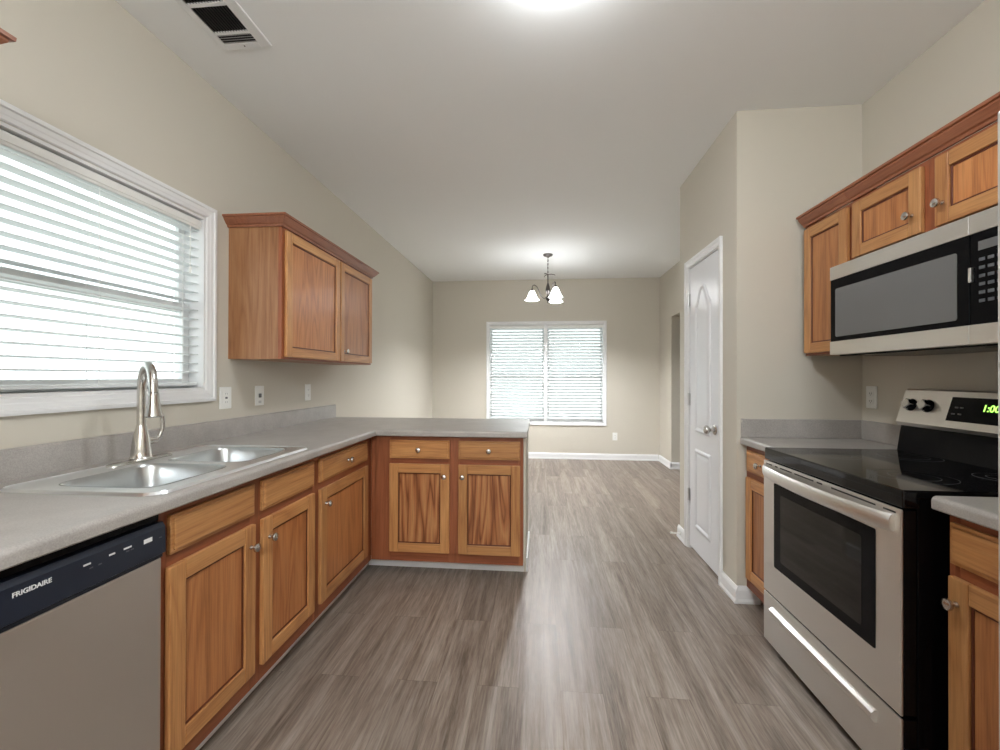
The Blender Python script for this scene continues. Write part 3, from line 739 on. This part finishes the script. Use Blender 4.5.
for k, (yy, zz) in enumerate(((1.825, 1.125), (1.805, 1.125), (1.832, 1.100), (1.806, 1.100), (1.60, 1.125), (1.60, 1.10), (1.62, 1.125), (1.62, 1.10))):
    bm = BM(); box(bm, bgx(zz) - .0032, bgx(zz) - .001, yy - .007, yy + .007, zz - .003, zz + .003); obj('button_legend', bm, 'grey_print', dp)
for yy in (2.030, 1.950, 1.465, 1.385):
    bm = BM(); o = Vector((bgx(1.122), yy, 1.122)); lathe(bm, [(.0, 0), (.027, 0), (.027, .006), (.022, .012), (.021, .022), (.0, .023)], o - nr * .001, nr, 22, 0)
    # grip bar
    lathe(bm, [(0, .012), (.024, .010), (.022, .030), (.0, .031)], o, nr, 4, 1)
    obj('burner_knob', bm, ['black', 'nickel'], bgd, True)

# ------------------------------------------------------------ refrigerator (only its far edge shows)
t = thing('refrigerator', 'tall silver refrigerator standing at the right picture edge', 'refrigerator', (1.28, .42, 0))
bm = BM(); box(bm, .915, 1.70, -.03, .886, .02, 1.745, 0, .006); obj('cabinet', bm, 'fridge', t)
for a, b, hy in ((-.028, .335, .30), (.341, .877, .375)):
    bm = BM(); box(bm, .845, .909, a, b, .06, 1.738, 0, .006, 3); d = obj('door', bm, 'fridge', t)
    bm = BM(); tube(bm, [(.846, hy, .75), (.815, hy, .77), (.812, hy, .85), (.812, hy, 1.4), (.815, hy, 1.48), (.846, hy, 1.50)], .011, 12); obj('handle', bm, 'nickel', d, True)
bm = BM(); box(bm, .90, .93, 0, .86, .0, .055); obj('kick_grille', bm, 'black_matte', t)

# ------------------------------------------------------------ outlets
def plate(label, fn, a, c, kind, w=.072, h=.116):
    def B(bm, p0, p1, q0, q1, r0, r1, mi=0, bev=.0):
        p, q = fn(p0, q0, r0), fn(p1, q1, r1); box(bm, p[0], q[0], p[1], q[1], p[2], q[2], mi, bev)
    nm = {'outlet': 'wall_outlet', 'gfci': 'wall_outlet', 'jack': 'phone_jack'}[kind]
    t = thing(nm, label, 'outlet' if kind != 'jack' else 'wall plate', fn(a, 0, c - h / 2))
    bm = BM(); B(bm, a - w / 2, a + w / 2, 0, .006, c - h / 2, c + h / 2, 0, .003); obj('cover_plate', bm, 'plastic', t)
    if kind == 'jack':
        bm = BM(); B(bm, a - .011, a + .011, .004, .010, c - .012, c + .012, 0, .002); obj('socket', bm, 'grey_print', t)
        bm = BM(); B(bm, a - .012, a + .012, .004, .0075, c - .045, c - .03, 0, .001); obj('screw', bm, 'hinge', t)
    elif kind == 'gfci':
        bm = BM(); B(bm, a - .017, a + .017, .004, .0085, c - .034, c + .034, 0, .002); s = obj('socket', bm, 'plastic', t)
        bm = BM()
        for dz in (-.022, .022):
            for da in (-.006, .006): B(bm, a + da - .001, a + da + .001, .008, .0088, c + dz - .004, c + dz + .004)
        B(bm, a - .008, a + .008, .008, .0092, c - .005, c + .005); obj('slots', bm, 'grey_print', s)
    else:
        for dz in (-.020, .020):
            bm = BM(); B(bm, a - .0165, a + .0165, .004, .0085, c + dz - .014, c + dz + .014, 0, .004); s = obj('socket', bm, 'plastic', t)
            bm = BM()
            for da in (-.006, .006): B(bm, a + da - .001, a + da + .001, .008, .0088, c + dz - .004, c + dz + .005)
            B(bm, a - .002, a + .002, .008, .0088, c + dz - .010, c + dz - .007); obj('slots', bm, 'slot', s)
    return t
plate('white outlet beside the sink window casing, nearest of three above the left counter', lw, 2.122, 1.126, 'gfci', .084)
plate('white wall plate with one round jack, middle of three above the left counter', lw, 2.398, 1.126, 'jack', .078)
plate('white duplex outlet farthest along the left counter', lw, 2.930, 1.126, 'outlet')
plate('white outlet on the right wall above the backsplash beside the stove', lambda a, o, c: (XR - o, a, c), 2.405, 1.138, 'outlet')
plate('white duplex outlet low on the dining room far wall', fw_, 1.118, .350, 'outlet')

# ------------------------------------------------------------ ceiling register
t = thing('ceiling_vent', 'white metal ceiling air vent with dark louvred openings near the left wall', 'vent', (-1.305, 1.60, H))
vx0, vx1, vy0, vy1 = -1.425, -1.190, 1.400, 1.795
bm = BM(); zc = H - .008
secs = [(1.425, 1.560), (1.578, 1.702), (1.716, 1.766)]
box(bm, vx0, -1.395, vy0, vy1, zc, H - .0005, 0, .003); box(bm, -1.240, vx1, vy0, vy1, zc, H - .0005, 0, .003)
ed = [vy0] + [q for s in secs for q in s] + [vy1]
for k in range(0, len(ed), 2): box(bm, -1.395, -1.240, ed[k], ed[k + 1], zc, H - .0005, 0, .001)
obj('frame', bm, 'trim', t)
bm = BM(); box(bm, -1.397, -1.238, 1.42, 1.768, H - .0011, H - .0004); obj('duct_opening', bm, 'slot', t)
for s, e in secs[:2]:
    bm = BM()
    for k in range(13):
        x = -1.392 + k * .0125; prism(bm, [(x, H - .0015), (x + .0012, H - .0015), (x + .004, zc), (x + .0028, zc)], (s, e), lambda a, b, q: (a, q, b))
    obj('louvres', bm, 'bronze', t)
s, e = secs[2]; bm = BM()
for k in range(4):
    y = s + .002 + k * .0125; prism(bm, [(y + .0070, H - .0015), (y + .0085, H - .0015), (y + .0015, zc), (y, zc)], (-1.395, -1.240), lambda a, b, q: (q, a, b))
obj('louvres', bm, 'trim', t)
bm = BM(); lathe(bm, [(0, 0), (.004, 0), (.003, -.002), (0, -.0025)], (-1.31, 1.78, zc), n=10); obj('screw', bm, 'bronze', t)

# ------------------------------------------------------------ lamps
DR = .135
def dome_light(label, x, y, mat):
    t = thing('ceiling_light', label, 'ceiling light', (x, y, H))
    bm = BM(); lathe(bm, [(0, 0), (DR + .012, 0), (DR + .014, -.012), (DR + .01, -.022), (DR + .004, -.024)], (x, y, H), n=40); obj('base', bm, 'nickel', t, True)
    bm = BM(); pr = [(DR, -.022)] + [(DR * math.cos(k * PI / 20), -.022 - .058 * math.sin(k * PI / 20)) for k in range(1, 10)] + [(0, -.080)]
    lathe(bm, pr, (x, y, H), n=40); obj('glass_dome', bm, mat, t, True)
    bm = BM(); lathe(bm, [(0, -.079), (.008, -.080), (.007, -.088), (0, -.092)], (x, y, H), n=12); obj('finial', bm, 'nickel', t, True)
dome_light('bright round frosted ceiling light at the top edge of the picture', .060, 1.455, 'dome')
t = thing('added_fill_pendant', 'added white globe fill lamp, unseen behind the viewpoint', 'added fill light', (0, -1.2, H))  # added, unseen lamp that brightens the ceiling and near end
bm = BM(); lathe(bm, [(0, 0), (.06, 0), (.06, -.02), (.02, -.03), (0, -.03)], (0, -1.2, H), n=24); obj('canopy', bm, 'nickel', t, True)
bm = BM(); tube(bm, [(0, -1.2, H - .02), (0, -1.2, 2.17)], .005, 8); obj('cord', bm, 'bronze', t)
bm = BM(); lathe(bm, [(0, .30)] + [(.15 * math.sin(k * PI / 20), .15 + .15 * math.cos(k * PI / 20)) for k in range(1, 20)] + [(0, 0)], (0, -1.2, 1.88), n=32); obj('glass_globe', bm, 'fill_globe', t, True)

cx, cy = .094, 5.183
t = thing('chandelier', 'dark metal three-arm chandelier with glowing bell shades over the dining area', 'chandelier', (cx, cy, H))
bm = BM(); lathe(bm, [(0, 0), (.058, 0), (.060, -.006), (.052, -.018), (.020, -.030), (.010, -.040), (0, -.040)], (cx, cy, H), n=28); obj('canopy', bm, 'bronze', t, True)
bm = BM(); zz = H - .04
for k in range(9):                                                     # chain links, alternately turned
    z_c = zz - .012 - k * .0225; pl = []
    for j in range(13):
        a = 2 * PI * j / 12; q = .007 * math.cos(a); pl.append((cx + (q if k % 2 else 0), cy + (0 if k % 2 else q), z_c + .0145 * math.sin(a)))
    tube(bm, pl, .0022, 6, cap=False)
tube(bm, [(cx + .003, cy, zz), (cx - .002, cy, zz - .1), (cx, cy, zz - .22)], .0020, 6)
obj('chain', bm, 'bronze', t, True)
bm = BM(); lathe(bm, [(0, -.235), (.006, -.24), (.008, -.26), (.006, -.28), (.006, -.34), (.012, -.36), (.022, -.39), (.030, -.43), (.026, -.455), (.014, -.47), (.012, -.50), (.024, -.52), (.028, -.535), (.018, -.55), (.008, -.565), (.011, -.575), (.0, -.59)], (cx, cy, H), n=22)
col = obj('column', bm, 'bronze', t, True)
bm = BM(); pl = []
for k in range(3):                                                     # small scroll cross near the top of the column
    a = k * 2 * PI / 3; d = Vector((math.cos(a), math.sin(a), 0)); p = Vector((cx, cy, H - .245))
    tube(bm, [p, p + d * .04 + Vector((0, 0, .006)), p + d * .075, p + d * .088 + Vector((0, 0, -.008))], [.005, .0045, .005, .003], 8)
obj('scroll_ornament', bm, 'bronze', col, True)
for k in range(3):
    a = PI + k * 2 * PI / 3 - .05; d = Vector((math.cos(a), math.sin(a), 0)); c0 = Vector((cx, cy, 0)); r = .190
    bm = BM()
    ps = [c0 + d * rr_ + Vector((0, 0, z_)) for rr_, z_ in ((.015, 2.20), (.045, 2.185), (.080, 2.215), (.105, 2.275), (.135, 2.335), (.165, 2.355), (.184, 2.345), (r, 2.325), (r, 2.305))]
    tube(bm, ps, .0055, 10); arm = obj('arm', bm, 'bronze', t, True)
    bm = BM(); lathe(bm, [(0, .028), (.008, .028), (.018, .016), (.024, .0), (.0, 0)], (*(c0 + d * r).xy, 2.283), n=18); obj('shade_cup', bm, 'bronze', arm, True)
    bm = BM(); pr = [(.018, 0), (.030, -.012), (.044, -.034), (.055, -.060), (.066, -.084), (.080, -.104), (.092, -.116)]; o = c0 + d * r
    lps = []
    for (q, h_) in pr + [(q - .003, h_ + .001) for q, h_ in pr[::-1]]:
        wv = .05 * (q / .092) ** 3
        lps.append([(o.x + .88 * q * (1 + wv * math.cos(6 * j * PI / 18)) * math.cos(j * PI / 18), o.y + .88 * q * (1 + wv * math.cos(6 * j * PI / 18)) * math.sin(j * PI / 18), 2.285 + h_) for j in range(36)])
    loft(bm, lps); obj('glass_shade', bm, 'shade', arm, True)
    bm = BM(); lathe(bm, [(0, -.02), (.012, -.024), (.024, -.05), (.027, -.068), (.020, -.086), (0, -.094)], (o.x, o.y, 2.285), n=16)
    obj('bulb', bm, 'bulb', arm, True)
